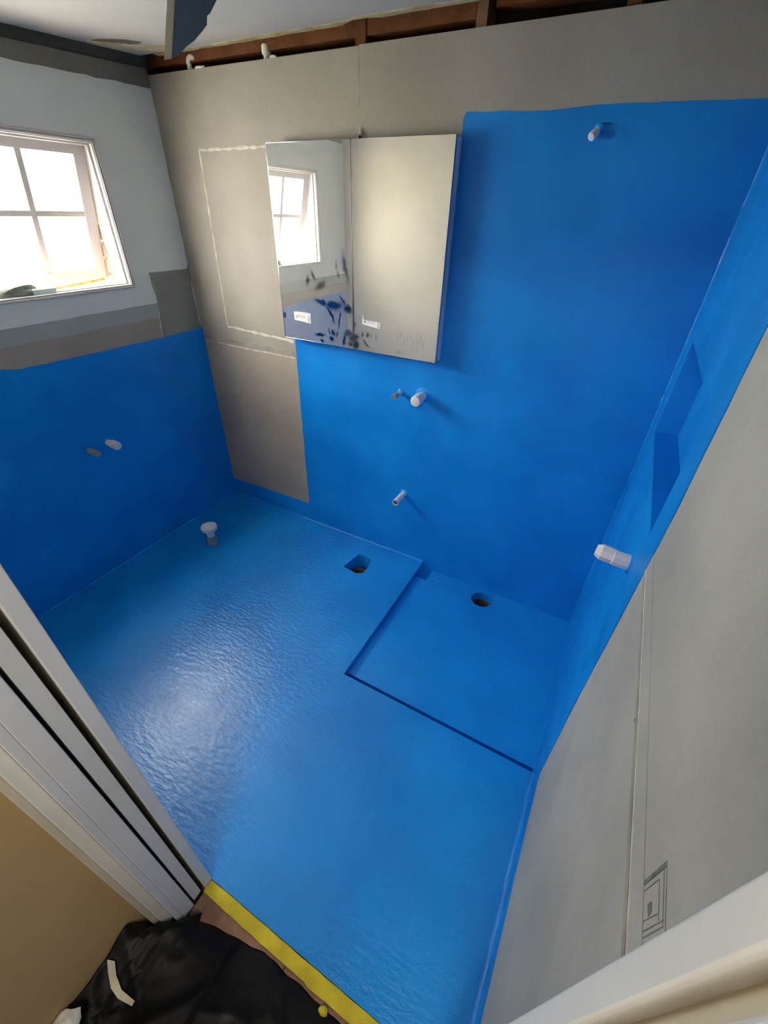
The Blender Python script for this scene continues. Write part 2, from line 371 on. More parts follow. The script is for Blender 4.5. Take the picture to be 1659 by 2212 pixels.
# soft sealant fillets along the floor edges
def cove(name, p, q, n1, n2, r=0.014, parent=None, zb=0.0):
    bm = bmesh.new(); p = Vector(p); q = Vector(q); n1 = Vector(n1); n2 = Vector(n2); k = 14
    rows = []
    for i in range(k + 1):
        c = p.lerp(q, i / k); rr = r * (1 + .35 * noise.noise(c * 9))
        pts = [c - (n1 + n2) * .004, c + n1 * rr]
        for t in (0.2, 0.4, 0.6, 0.8):
            an = t * math.pi / 2
            pts.append(c + (n1 + n2) * rr - n2 * rr * math.cos(an) - n1 * rr * math.sin(an))
        pts.append(c + n2 * rr)
        rows.append([bm.verts.new(x) for x in pts])
    for a_, b_ in zip(rows, rows[1:]):
        m = len(a_)
        for i in range(m): bm.faces.new([a_[i], a_[(i + 1) % m], b_[(i + 1) % m], b_[i]])
    bm.faces.new(rows[0]); bm.faces.new(rows[-1][::-1])
    return obj(name, bm, 'blue', parent, smooth=True)
cove('sealant_fillet', (0.002, -0.002, 0), (1.655, -0.002, 0), (0, -1, 0), (0, 0, 1), parent=floor)
cove('sealant_fillet', (0.002, -0.004, 0), (0.002, YF, 0), (1, 0, 0), (0, 0, 1), r=.012, parent=floor)
cove('sealant_fillet', (W - .002, -0.966, 0), (W - .002, YF, 0), (-1, 0, 0), (0, 0, 1), r=.022, parent=floor)
cove('sealant_fillet', (W - .002, -0.002, -0.046), (W - .002, -0.962, -0.042), (-1, 0, 0), (0, 0, 1), r=.010, parent=floor)

# ------------------------------------------------------------------ wall_back
struct('floor_light_seal', bx(-0.2, 3.45, -3.6, 0.16, -0.30, -0.20), 'cavity')  # unseen slab added to stop light leaking in from below
wb = struct('wall_back', bx(-0.15, W + .12, 0.10, 0.13, -0.22, 2.62), 'cavity')
obj('wall_sheet', bx(0.0, W, 0.0, 0.010, -0.13, 1.165), 'board_tan', wb)
obj('wall_sheet', bx(0.0, 1.1885, 0.0, 0.010, 1.169, ZT), 'board', wb)
obj('wall_sheet', bx(1.1915, W, 0.0, 0.010, 1.169, ZT + .003), 'board', wb)
# timber framing seen in the gap above the boards
obj('top_plate', bx(-0.1, 1.64, 0.016, 0.10, 2.412, 2.60), 'timber', wb, bevel=.002, label='reddish brown timber plate above the boards')
obj('top_plate', bx(1.70, W + .1, 0.030, 0.10, 2.436, 2.60), 'timber', wb, bevel=.002)
for (x, w_, m_) in ((1.19, .045, 'timber'), (1.662, .038, 'timber_pale'), (2.13, .040, 'timber'), (2.52, .04, 'timber')):
    obj('stud', bx(x - w_ / 2, x + w_ / 2, 0.0125, 0.098, -0.1, 2.60), m_, wb)
# filler over the joints
def bead(name, pts, w, t, plane, mat, parent, face, seed=0, sgn=-1):
    """ragged ridge of filler along a polyline in (u,v); proud of the face by t"""
    bm = bmesh.new(); P = []
    for (a_, b_) in zip(pts, pts[1:]):
        a_ = Vector(a_); b_ = Vector(b_); k = max(2, int((b_ - a_).length / .012))
        for i in range(k + (b_ == Vector(pts[-1]))): P.append(a_.lerp(b_, i / k))
    rows = []
    for i, p in enumerate(P):
        d = (P[min(i + 1, len(P) - 1)] - P[max(0, i - 1)]).normalized(); n_ = Vector((-d.y, d.x))
        ww = w * (1 + 1.1 * noise.noise(Vector((p.x * 34 + seed, p.y * 34, 1)))) ; off = w * .25 * noise.noise(Vector((p.x * 16, p.y * 16, seed + 5)))
        tt = t * (1 + .6 * noise.noise(Vector((p.x * 31, p.y * 31, seed))))
        r = []
        for s, hh in ((-1, -.0005), (-.5, tt * .8), (.4, tt), (1, -.0005)):
            u, v = p + n_ * (off + s * ww / 2)
            q = face + sgn * hh
            r.append(bm.verts.new({'x': (q, u, v), 'y': (u, q, v), 'z': (u, v, q)}[plane]))
        rows.append(r)
    for a_, b_ in zip(rows, rows[1:]):
        for i in range(4): bm.faces.new([a_[i], a_[(i + 1) % 4], b_[(i + 1) % 4], b_[i]])
    bm.faces.new(rows[0][::-1]); bm.faces.new(rows[-1])
    return obj(name, bm, mat, parent, smooth=True)
obj('joint_strip', bx(0.012, 0.748, -0.0012, 0.011, 1.178, 1.205), 'joint_grey', wb, label='darker grey band over the horizontal sheet joint')
bead('filler_ridge', [(0.03, 1.170), (0.35, 1.166), (0.745, 1.166)], .008, .0022, 'y', 'plaster', wb, 0, 1)
bead('filler_ridge', [(0.256, 2.103), (0.50, 2.106), (0.74, 2.108)], .012, .0022, 'y', 'plaster', wb, 0, 2)
bead('filler_ridge', [(0.256, 2.103), (0.247, 1.70), (0.239, 1.277)], .009, .0018, 'y', 'plaster', wb, 0, 3)
bead('filler_ridge', [(0.239, 1.279), (0.45, 1.272), (0.742, 1.258)], .014, .0022, 'y', 'plaster', wb, 0, 4)
obj('patch_sheet', bx(0.262, 0.742, -0.0007, 0.011, 1.284, 2.096), 'board', wb, label='slightly smoother rectangle of board between ridges of filler')
bead('filler_ridge', [(1.190, 2.14), (1.190, ZT - .005)], .010, .0006, 'y', 'joint_grey', wb, 0, 6)
# blue membrane: ragged top, stepping up behind the cabinet to the shower side
keep = lambda p: p.x < .012 or p.x > W - .02 or p.y < -.05
mem = [(0.0, -0.12), (W, -0.12), (W, 2.168), (2.40, 2.172), (2.13, 2.178), (1.95, 2.172), (1.650, 2.180), (1.638, 2.165), (1.633, 1.55), (0.762, 1.55), (0.757, 1.25), (0.752, 0.90), (0.748, 0.145), (0.30, 0.139), (0.012, 0.133), (0.010, 0.65), (0.009, 1.244), (0.0, 1.244)]
obj('membrane_coating', sl(ragged(mem, .022, .0016, 3, keep), [], 'y', -0.0022, 0.004), 'blue', wb, label='blue waterproof coating on the back wall')
bead('joint_ridge', [(0.80, 1.176), (1.4, 1.180), (2.0, 1.178), (2.58, 1.180)], .010, .0012, 'y', 'blue', wb, -0.0020, 8)
obj('joint_band', bx(0.80, 2.59, -0.0030, -0.001, 1.178, 1.25), 'blue', wb, bevel=.0006)
bead('joint_ridge', [(1.577, 1.178), (1.579, 1.150)], .006, .003, 'y', 'blue', wb, -0.0020, 9)

# ------------------------------------------------------------------ wall_left with window opening
WY0, WY1, WZ0, WZ1 = -1.478, -0.372, 1.512, 2.119
win_hole = rect(WY0 + .004, WY1 - .004, WZ0 + .004, WZ1 - .004)
bs = bmesh.new(); slab(bs, rect(YF - .12, 0.14, -0.22, 2.62), [rect(WY0 + .01, WY1 - .01, WZ0 + .01, WZ1 - .01)], 'x', -0.115, -0.095)
wl = struct('wall_left', bs, 'cavity')
obj('wall_sheet', bx(-0.010, 0.0, YF, -0.0005, -0.13, 1.20), 'board', wl)
obj('wall_sheet', sl(rect(YF, -0.0005, 1.202, ZT + .01), [win_hole], 'x', -0.010, 0.0), 'board_dark', wl, label='brown grey upper wall sheet with the window opening')
obj('tan_board_band', bx(-0.004, 0.0006, YF, -0.275, 1.20, 1.352), 'board_tan', wl, label='tan band of bare board under the filler')
obj('filler_band', sl(ragged([(YF, 1.345), (-0.27, 1.345), (-0.255, 1.425), (YF, 1.413)], .05, .004, 5), [], 'x', -0.002, 0.0012), 'skim2', wl, label='grey green band of thin filler under the window')
skim = ragged([(YF, 1.410), (-0.262, 1.421), (-0.262, 1.560), (-0.012, 1.570), (-0.002, 1.60), (-0.002, 2.338), (-0.66, 2.318), (YF, 2.30)], .045, .0025, 11)
obj('skim_coat', sl(skim, [win_hole], 'x', -0.002, 0.0022), 'skim', wl, label='pale skim plaster around the window, its haze put into the colour')
obj('patch_sheet', sl(ragged(rect(-0.272, -0.003, 1.20, 1.572), .05, .002, 2), [], 'x', -0.004, 0.0034), 'patch', wl, label='dark grey patch of board in the corner')
bead('filler_ridge', [(-0.262, 1.53), (-0.272, 1.38), (-0.29, 1.248)], .006, .001, 'x', 'plaster', wl, 0.0034, 12, 1)
bead('filler_ridge', [(-0.006, 1.50), (-0.004, 1.26)], .008, .001, 'x', 'plaster', wl, 0.0034, 13, 1)
keep = lambda p: p.x > -.004 or p.y < -.05
mem = [(YF, -0.12), (-0.0005, -0.12), (-0.0005, 1.244), (-0.30, 1.238), (-0.75, 1.243), (-1.05, 1.246), (-1.12, 1.262), (YF, 1.262)]
obj('membrane_coating', sl(ragged(mem, .03, .0022, 8, keep), [], 'x', -0.002, 0.0046), 'blue', wl, label='blue waterproof coating on the window wall')
obj('coating_lap', bx(0.003, 0.0062, -0.335, -0.275, 1.02, 1.228), 'blue', wl, bevel=.001)
obj('top_plate', bx(-0.095, -0.014, YF, 0.1, 2.30, 2.60), 'plate_grey', wl)

# ------------------------------------------------------------------ wall_right with niche
NY0, NY1, NZ0, NZ1 = -0.895, -0.172, 1.220, 1.547
hole = rect(NY0, NY1, NZ0, NZ1)
wr = struct('wall_right', sl(rect(-3.5, 0.12, -0.22, 2.62), [rect(NY0 - .01, NY1 + .01, NZ0 - .01, NZ1 + .01)], 'x', W + .10, W + .12), 'cavity')
obj('wall_sheet', sl([(YF, -0.13), (0.0, -0.13), (0.0, 1.178), (YF, 1.178)], [], 'x', W, W + .010), 'board_right', wr)
obj('wall_sheet', sl(rect(YF, 0.0, 1.181, ZT + .01), [hole], 'x', W, W + .010), 'board_right', wr)
bead('filler_ridge', [(-1.02, 1.196), (-1.43, 1.198), (-1.84, 1.198)], .006, .0012, 'x', 'plaster', wr, W, 21)
obj('joint_strip', bx(W - .0012, W + .004, YF, -1.02, 1.1815, 1.193), 'joint_grey', wr, label='darker band along the sheet joint')
obj('joint_strip', bx(W - .0008, W + .004, YF, -1.02, 1.200, 1.245), 'board_right', wr)
# niche: back, sides, sill and head, all blue coated
nb = bmesh.new(); box(nb, W + .075, W + .085, NY0 - .02, NY1 + .02, NZ0 - .02, NZ1 + .02)
obj('niche_back', nb, 'blue', wr)
obj('niche_side', bx(W - .0015, W + .08, NY1 - .0015, NY1 + .008, NZ0 - .003, NZ1 + .003), 'blue', wr)
obj('niche_side', bx(W - .0015, W + .08, NY0 - .008, NY0 + .0015, NZ0 - .003, NZ1 + .003), 'blue', wr)
obj('niche_sill', bx(W - .0015, W + .08, NY0, NY1, NZ0 - .008, NZ0 + .0015), 'blue', wr)
obj('niche_head', bx(W - .0015, W + .08, NY0, NY1, NZ1 - .0015, NZ1 + .008), 'blue', wr)
mem = [(0.0, -0.12), (0.0, 2.17), (-0.98, 2.17), (-0.993, 1.72), (-1.024, 1.38), (-1.022, 1.0), (-1.010, 0.56), (-1.022, 0.150), (-1.06, 0.115), (-1.34, 0.082), (YF, 0.060), (YF, -0.12)]
keep = lambda p: p.x > -.01 or p.y < 0.0 or p.x < YF + .01
obj('membrane_coating', sl(ragged(mem, .03, .0022, 31, keep), [hole], 'x', W - 0.0024, W + 0.003), 'blue', wr, label='blue waterproof coating on the shower wall')
bead('joint_ridge', [(-0.004, -0.04), (-0.004, 1.1), (-0.004, 2.15)], .018, .004, 'x', 'blue', wr, W - .002, 30)
bead('joint_ridge', [(-0.19, 1.214), (-0.55, 1.212), (-0.90, 1.214)], .010, .0012, 'x', 'blue', wr, W - .002, 33)
# pencilled cut-out for an electrical box
bm = bmesh.new()
def pl(y0, z0, y1, z1, w=.0011, mi=0):
    a_ = Vector((y0, z0)); b_ = Vector((y1, z1)); d = (b_ - a_).normalized(); n_ = Vector((-d.y, d.x)) * w / 2
    slab(bm, [tuple(a_ - n_), tuple(b_ - n_), tuple(b_ + n_), tuple(a_ + n_)], [], 'x', W - .0004, W - .0001)
for q in ((-1.696, 1.233, -1.694, 1.311), (-1.700, 1.236, -1.699, 1.309), (-1.694, 1.311, -1.756, 1.305), (-1.700, 1.303, -1.750, 1.299), (-1.696, 1.234, -1.760, 1.235),
          (-1.704, 1.240, -1.744, 1.241), (-1.744, 1.236, -1.746, 1.302), (-1.750, 1.234, -1.751, 1.300), (-1.706, 1.290, -1.744, 1.288), (-1.706, 1.24, -1.706, 1.29),
          (-1.722, 1.262, -1.730, 1.270), (-1.730, 1.258, -1.722, 1.268), (-1.735, 1.245, -1.737, 1.285)):
    pl(*q)
pl(-1.698, 1.236, -1.697, 1.308, .004)
obj('pencil_outline', bm, 'pencil', wr, label='pencilled rectangle marking an electrical box')
obj('pencil_smudge', sl(ragged([(-1.722, 1.258), (-1.722, 1.270), (-1.732, 1.268), (-1.734, 1.260)], .004, .001, 3), [], 'x', W - .0005, W - .0001), 'pencil', wr)
obj('pencil_smudge', sl(ragged([(-1.433, 1.180), (-1.433, 1.184), (-1.440, 1.184), (-1.440, 1.180)], .004, .001, 3), [], 'x', W - .0018, W - .0001), 'pencil', wr)

# ------------------------------------------------------------------ wall_front: split leaves with the sliding-door pocket
wf = struct('wall_front', bx(-0.1, OX0 - .012, YF - .027, YF, -0.13, ZT), 'front_board')
obj('outer_leaf', bx(-0.1, OX0 - .012, -1.955, -1.922, -0.13, ZT), 'board', wf)
obj('header', bx(-0.1, W + .1, -1.955, YF - .002, 2.06, 2.60), 'front_board', wf)
obj('nib', bx(OX1 + .03, W, -1.955, YF, -0.13, 2.1), 'board', wf)
obj('pocket_back', bx(0.6, 0.62, -1.93, -1.87, 0, 2.1), 'dark_slot', wf)
dr = struct('door_1', bx(0.72, OX0 - .004, -1.9145, -1.8865, 0.012, 2.05), 'door_edge', bevel=.001)
# door frame
jl = struct('trim_1', bx(OX0 - .014, OX0, YF - .027, YF + .001, 0.0, 2.06), 'white_paint', bevel=.0015)
jo = struct('trim_2', bx(OX0 - .014, OX0, -1.957, -1.9215, 0.0, 2.06), 'white_paint', bevel=.0015)
obj('architrave', bx(1.630, OX0 - .001, -1.975, -1.957, 0.0, 2.12), 'white_paint', jo, bevel=.002)
obj('back_band', bx(1.605, 1.665, -2.001, -1.975, 0.0, 2.12), 'white_paint', jo, bevel=.003)
obj('corner_bead', bx(1.600, 1.640, -2.016, -2.001, 0.0, 2.12), 'shade_trim', jo, bevel=.003)  # shaded corner of the trim, painted in
jr = struct('trim_3', bx(OX1, OX1 + .03, YF - .027, YF + .001, 0.0, 2.06), 'white_paint', bevel=.003)
obj('channel', bx(OX1 + .012, OX1 + .03, -1.892, YF - .027, 0.0, 2.06), 'shade_trim', jr)  # recess shade painted in by the creamier tone
obj('outer_jamb', bx(OX1, OX1 + .03, -1.957, -1.891, 0.0, 2.06), 'white_paint', jr, bevel=.003)
obj('architrave', bx(OX1 + .005, OX1 + .075, -1.975, -1.957, 0.0, 2.12), 'white_paint', jr, bevel=.002)

# hallway around the camera
hf = struct('floor_hall', bx(-0.12, 3.4, -3.5, YF - .10, -0.06, -0.012), 'brown_board')
struct('wall_hall_left', bx(1.58, 1.60, -3.5, -1.957, -0.06, 2.60), 'hall_paint')
struct('wall_hall_back', bx(1.5, 3.4, -3.52, -3.5, -0.06, 2.60), 'hall_paint')
struct('wall_hall_right', bx(3.3, 3.32, -3.5, -1.9, -0.06, 2.60), 'hall_paint')
struct('wall_hall_front', bx(W, 3.4, -1.955, -1.92, -0.06, 2.60), 'hall_paint')

# ------------------------------------------------------------------ ceiling
tear = [(0.055, -0.31), (0.12, -0.30), (0.20, -0.25), (0.235, -0.19), (0.20, -0.175), (0.10, -0.20), (0.04, -0.26)]
ce_poly = ragged([(0.008, YF - .1), (W + .05, YF - .1), (W + .05, -0.055), (2.1, -0.05), (1.62, -0.045), (1.25, -0.055), (1.17, -0.030), (0.90, -0.034), (0.40, -0.022), (0.008, -0.030)], .03, .0025, 14,
                 lambda p: p.y < YF or p.x < .02)
ce = struct('ceiling', sl(ce_poly, [], 'z', ZC, ZC + .011), 'ceiling')
obj('ceiling_light_seal', bx(-0.2, 3.45, -3.55, 0.14, 2.60, 2.63), 'cavity', ce)  # unseen cover added over the ceiling cavity to keep light out
obj('hall_ceiling', bx(1.4, 3.45, -3.55, -1.955, 2.44, 2.46), 'hall_white', ce)
# torn paper-and-plaster lip left along the back edge
lip = ragged([(0.10, -0.034), (0.40, -0.024), (0.90, -0.036), (1.17, -0.032), (1.20, -0.06), (1.26, -0.058), (1.62, -0.05), (2.05, -0.054), (2.05, -0.030), (1.62, -0.020), (1.30, -0.018), (1.24, -0.036), (1.18, -0.036), (1.12, 0.002), (0.60, 0.006), (0.10, 0.004)], .02, .004, 15)
obj('torn_lip', sl(lip, [], 'z', ZC - .003, ZC + .004), 'torn', ce, label='ragged cream edge of torn ceiling board')
obj('torn_hole', sl(ragged(tear, .02, .003, 4), [], 'z', ZC - .0012, ZC + .0005), 'board_dark', ce, label='dark tear in the ceiling paper near the corner')
bead('torn_ridge', [(0.05, -0.315), (0.13, -0.215), (0.19, -0.135), (0.26, -0.10), (0.34, -0.085)], .016, .006, 'z', 'torn', ce, ZC, 44)
bead('torn_ridge', [(0.03, -0.25), (0.10, -0.12), (0.20, -0.07), (0.33, -0.05)], .014, .005, 'z', 'torn', ce, ZC, 45)

for o_ in [ce] + [c for c in ce.children if c.name.split('.')[0] in ('torn_lip', 'torn_hole', 'torn_ridge')]:
    for v in o_.data.vertices: v.co.z += .006 + .048 * v.co.y
for c in wl.children:
    if c.name.startswith('wall_sheet'):
        for v in c.data.vertices:
            if v.co.z > 2.39: v.co.z += .012 + .046 * v.co.y

# ------------------------------------------------------------------ window_1
w1 = struct('window_1', sl(rect(WY0 + .006, WY1 - .006, WZ0 + .006, WZ1 - .006), [rect(WY0 + .022, WY1 - .022, WZ0 + .014, WZ1 - .022)], 'x', -0.125, 0.002), 'window_paint', bevel=.0015)
def frame(y0, y1, z0, z1, w, x0, x1, name, mat='window_paint', par=w1, bev=.002):
    return obj(name, sl(rect(y0, y1, z0, z1), [rect(y0 + w, y1 - w, z0 + w, z1 - w)], 'x', x0, x1), mat, par, bevel=bev)
frame(WY0, WY1, WZ0, WZ1, .008, 0.0, .009, 'outer_bead', bev=.0025)
frame(WY0 + .010, WY1 - .010, WZ0 + .008, WZ1 - .010, .008, 0.0, .006, 'inner_bead', bev=.002)
frame(WY0 + .022, WY1 - .022, WZ0 + .012, WZ1 - .020, .010, -0.036, -0.018, 'stop_bead', bev=.002)
# top-hung sash, pushed open at the bottom
hx, hz = -0.050, 2.092
ang = math.atan2(0.130, 0.545)
SH = 0.560
sash = bpy.data.objects.new('sash', None)
def onsash(y, s, t):   # s down the sash, t outwards
    return Vector((hx - s * math.sin(ang) - t * math.cos(ang), y, hz - s * math.cos(ang) + t * math.sin(ang)))
def sbox(bm, y0, y1, s0, s1, t0, t1):
    g = bmesh.ops.create_cube(bm, size=1)
    for v in g['verts']:
        c = v.co; v.co = onsash(y0 + (c.x + .5) * (y1 - y0), s0 + (c.y + .5) * (s1 - s0), t0 + (c.z + .5) * (t1 - t0))
SY0, SY1 = WY0 + .026, WY1 - .026
bm = bmesh.new()
sbox(bm, SY0, SY0 + .056, 0, SH, 0, .038); sbox(bm, SY1 - .056, SY1, 0, SH, 0, .038)
sbox(bm, SY0 + .056, SY1 - .056, 0, .038, 0, .038); sbox(bm, SY0 + .056, SY1 - .056, SH - .046, SH, 0, .038)
sash = obj('sash', bm, 'window_paint', w1, bevel=.002, label='white timber sash pushed open at the bottom')
GY0, GY1 = SY0 + .056, SY1 - .056
nb_ = 3; pw = (GY1 - GY0 + .020) / 4
for i in range(1, 4):
    yb = GY0 - .010 + i * pw; bm = bmesh.new(); sbox(bm, yb - .013, yb + .013, .036, SH - .044, .003, .034); obj('glazing_bar', bm, 'window_paint', sash, bevel=.002)
bm = bmesh.new(); smid = .270; sbox(bm, GY0 - .002, GY1 + .002, smid - .012, smid + .012, .004, .033); obj('glazing_bar', bm, 'window_paint', sash, bevel=.002)
for i in range(4):
    for (s0, s1) in ((.036, smid - .008), (smid + .008, SH - .044)):
        bm = bmesh.new(); sbox(bm, GY0 - .010 + i * pw + .009, GY0 - .010 + (i + 1) * pw - .009, s0, s1, .017, .021)
        obj('pane', bm, 'glass', sash)
# latch on the bottom rail
bm = bmesh.new()
p0 = onsash(-0.955, SH - .022, -.004)
lathe(bm, [(0.010, 0), (0.012, .004), (0.008, .012), (0.008, .016)], p0 + Vector((-.004, 0, 0)), (1, 0, .2), 12)
tube(bm, [p0 + Vector((.012, 0, 0)), p0 + Vector((.016, -.012, .008)), p0 + Vector((.016, -.045, .010))], [.005, .006, .004], 8)
obj('latch', bm, 'pencil', w1, smooth=True, label='dark metal window latch')
# inside sill board
obj('sill', bx(-0.10, 0.004, WY0 + .014, WY1 - .014, WZ0 + .002, WZ0 + .016), 'window_paint', w1, bevel=.002)
# brick reveal outside
br = struct('trim_4', bx(-0.34, -0.125, WY1 - .012, WY1 + .02, 0.9, 2.4), 'mortar')
z = 1.19; k = 0
while z < 2.25:
    for (xa, xb) in (((-.245, -.130), (-.345, -.255)) if k % 2 else ((-.180, -.130), (-.300, -.190))):
        j = random.uniform(-.003, .003)
        obj('brick', bx(xa, xb, WY1 - .022 + j, WY1 + .01, z, z + .066), 'brick', br, bevel=.004)
    z += .076; k += 1
bs_ = struct('trim_5', bx(-0.30, -0.125, WY0, WY1, 1.40, 1.478), 'mortar')
y = WY0
while y < WY1 - .03:
    obj('brick', bx(-0.30, -0.128, y + .004, y + .062, 1.42, 1.500 + random.uniform(-.002, .002)), 'brick', bs_, bevel=.004)
    y += .070
struct('ground_outside', bx(-9, -0.12, -7, 5, -0.35, -0.30), 'grass')

# ------------------------------------------------------------------ things on the window sill
zs = WZ0 + .016
rg = obj('rag', lump((-0.040, -0.925, zs + .019), (.034, .090, .028), 3, .35), 'rag', smooth=True)
rg['label'] = 'crumpled grey green rag at the left end of the window sill'; rg['category'] = 'rag'
t = thing('packet', (-0.045, -0.81, zs), 'pale blue green packet lying flat on the window sill', 'packet')
bm = bmesh.new(); box(bm, -.080, -.008, -.865, -.765, zs, zs + .022); obj('packet_body', bm, 'tray', t, bevel=.003)
obj('packet_flap', sl(ragged(rect(-.076, -.030, -.860, -.800), .02, .002), [], 'z', zs + .022, zs + .025), 'off_white', t)
bm = bmesh.new(); tube(bm, [(-.070, -.76, zs + .010), (-.078, -.66, zs + .014), (-.090, -.55, zs + .020), (-.094, -.47, zs + .026)], [.006, .007, .007, .008], 10)
o = obj('timber_stick', bm, 'wood_stick', smooth=True); o['label'] = 'orange timber stick lying along the window sill'; o['category'] = 'stick'
o = obj('crumb', lump((-.060, -.70, zs + .004), (.012, .020, .006), 8, .4, 2), 'foam', smooth=True); o['label'] = 'white crumb of filler on the sill between packet and corner'; o['category'] = 'debris'

# ------------------------------------------------------------------ garden beyond the window
def bush(name, c, s, n, seed, label):
    random.seed(seed); bm = bmesh.new()
    for i in range(n):
        d = Vector((random.gauss(0, 1), random.gauss(0, 1), random.gauss(0, 1))).normalized() * random.uniform(.55, 1) ** .5
        p = Vector((c[0] + d.x * s[0], c[1] + d.y * s[1], c[2] + d.z * s[2]))
        a_ = Vector((random.gauss(0, 1), random.gauss(0, 1), random.gauss(0, 1))).normalized() * .07
        b_ = a_.cross(Vector((random.gauss(0, 1), random.gauss(0, 1), random.gauss(0, 1)))).normalized() * .03
        v = [bm.verts.new(p - a_), bm.verts.new(p + b_), bm.verts.new(p + a_), bm.verts.new(p - b_)]
        bm.faces.new(v)
    t = thing(name, (c[0], c[1], -.3), label, 'shrub')
    obj('foliage', bm, 'leaf', t, kind='stuff')
    obj('stem', lt([(.04, 0), (.02, c[2] + .3)], (c[0], c[1], -.3), n=8), 'timber', t)
bush('shrub', (-2.6, 0.3, 1.2), (.7, 1.1, 1.1), 2600, 5, 'sunlit yellow green shrub outside, behind the right window panes')
bush('shrub', (-3.0, -2.0, 0.9), (.8, 1.0, 0.9), 2200, 6, 'sunlit green shrub outside, behind the left window panes')
random.seed(11)

# ------------------------------------------------------------------ mirror cabinet
CX0, CX1, CZ0, CZ1, CY = 0.746, 1.643, 1.298, 2.113, -0.070
cab = thing('mirror_cabinet', (1.19, 0, CZ0), 'two door mirror cabinet hung on the back wall, dusty and smeared', 'cabinet')
obj('body', bx(CX0 + .004, CX1 - .002, -0.052, -0.003, CZ0 + .002, CZ1 - .002), 'cab_side', cab, bevel=.001, label='pale blue white cabinet side')
for i, (x0, x1) in enumerate(((CX0, 1.1895), (1.1925, CX1))):
    dd = obj('door', bx(x0 + .0015, x1 - .0015, CY, -0.0525, CZ0 + .0015, CZ1 - .0015), 'mirror', cab)
    # bright bevelled edges of each mirror
    obj('edge_strip', bx(x0, x0 + .0022 + .001 * i, CY - .0008, -0.054, CZ0, CZ1), 'chrome', dd)
    obj('edge_strip', bx(x1 - .0025, x1, CY - .0008, -0.054, CZ0, CZ1), 'chrome', dd)
    obj('edge_strip', bx(x0, x1, CY - .0008, -0.054, CZ0, CZ0 + .0022), 'chrome', dd)
    obj('edge_strip', bx(x0, x1, CY - .0008, -0.054, CZ1 - .0016, CZ1), 'chrome', dd)
    if i == 0:
        lab = [(0.822, 1.436), (0.872, 1.439), (0.930, 1.437), (0.928, 1.389), (0.90, 1.391), (0.823, 1.396)]
        tri = [(0.832, 1.409), (0.846, 1.410), (0.846, 1.426)]; bar = (0.914, 1.395)
    else:
        lab = [(1.244, 1.470), (1.252, 1.446), (1.262, 1.446), (1.344, 1.441), (1.340, 1.410), (1.335, 1.413), (1.241, 1.424)]
        tri = [(1.250, 1.432), (1.263, 1.431), (1.262, 1.447)]; bar = (1.329, 1.416)
    bm = bmesh.new(); slab(bm, ragged(lab, .01, .0008, i), [], 'y', CY - .0012, CY - .0004)
    nf = len(bm.faces)
    def pr(poly):
        k0 = set(bm.faces); slab(bm, poly, [], 'y', CY - .0016, CY - .0012)
        for f in set(bm.faces) - k0: f.material_index = 1
    pr(tri)
    for r_ in range(3): pr(rect(tri[1][0] + .006, tri[1][0] + .050, tri[0][1] + .002 + r_ * .005, tri[0][1] + .0030 + r_ * .005))
    for r_ in range(5): pr(rect(bar[0], bar[0] + .008, bar[1] + r_ * .0055, bar[1] + r_ * .0055 + .0030))
    obj('sticker', bm, ['sticker', 'print_grey'], dd, label='torn white paper sticker')

# little white cable stub above the cabinet
t = thing('cable_stub', (1.199, 0, 2.125), 'white torn cable end above the mirror cabinet', 'cable')
bm = bmesh.new(); tube(bm, [(1.197, 0.004, 2.158), (1.198, -.006, 2.146), (1.201, -.012, 2.131)], [.003, .0055, .007], 8); obj('sheath', bm, 'foam', t, smooth=True)
obj('cut_end', lt([(.005, 0), (.0055, .008)], (1.2005, -.011, 2.120), (0, -.2, 1), 8), 'dark_slot', t)

# ------------------------------------------------------------------ pipes
def stub(name, base, axis, L, r, label, cap='open', group=None, mat='pvc', collar=True):
    t = thing(name, base, label, 'pipe', group)
    a_ = Vector(axis).normalized()
    if cap == 'open':
        prof = [(r, -.02), (r, L), (r * .80, L), (r * .80, L * .35), (0, L * .35)]
        obj('pipe', lt(prof, base, a_), mat, t, smooth=True)
        obj('pipe_mouth_shade', lt([(r * .79, 0), (r * .79, .001)], Vector(base) + a_ * (L - .010), a_), 'pvc_mouth_shade', t)
    elif cap == 'round':
        obj('pipe', lt([(r * .8, -.02), (r * .8, L * .45)], base, a_), mat, t, smooth=True)
        obj('cap', lt([(r * .9, L * .40), (r, L * .42), (r, L * .92), (r * .9, L * .985), (r * .55, L), (0, L)], base, a_), mat, t, smooth=True)
    elif cap == 'plug':
        obj('pipe', lt([(r * .78, -.02), (r * .78, L * .6)], base, a_), mat, t, smooth=True)
        obj('plug', lt([(r, L * .55), (r, L), (r * .7, L), (r * .7, L * .9), (0, L * .9)], base, a_), 'pvc_grey', t, smooth=True)
    if collar:
        wallm = 'blue'
        obj('sealant_collar', lt([(r * 1.5, 0.002), (r * 1.25, .006), (r * .95, .009), (r * .7, .010)], base, a_), wallm, t, smooth=True)
    return t
stub('tap_outlet', (1.438, 0, 1.098), (0, -1, 0), .088, .0135, 'thin capped water pipe stub, left of the pair below the cabinet', 'plug', 'tap pipe stubs on the back wall')
stub('tap_outlet', (1.566, 0, 1.106), (0, -1, -.03), .100, .028, 'fat white capped pipe stub, right of the pair below the cabinet', 'round', 'tap pipe stubs on the back wall')
stub('waste_pipe', (1.492, 0, 0.476), (0, -1, 0), .118, .019, 'white open ended waste pipe low on the blue back wall', 'open')
stub('shower_outlet', (2.118, 0, 2.118), (-.55, -1, -.75), .042, .013, 'short white pipe stub high on the shower wall', 'round')
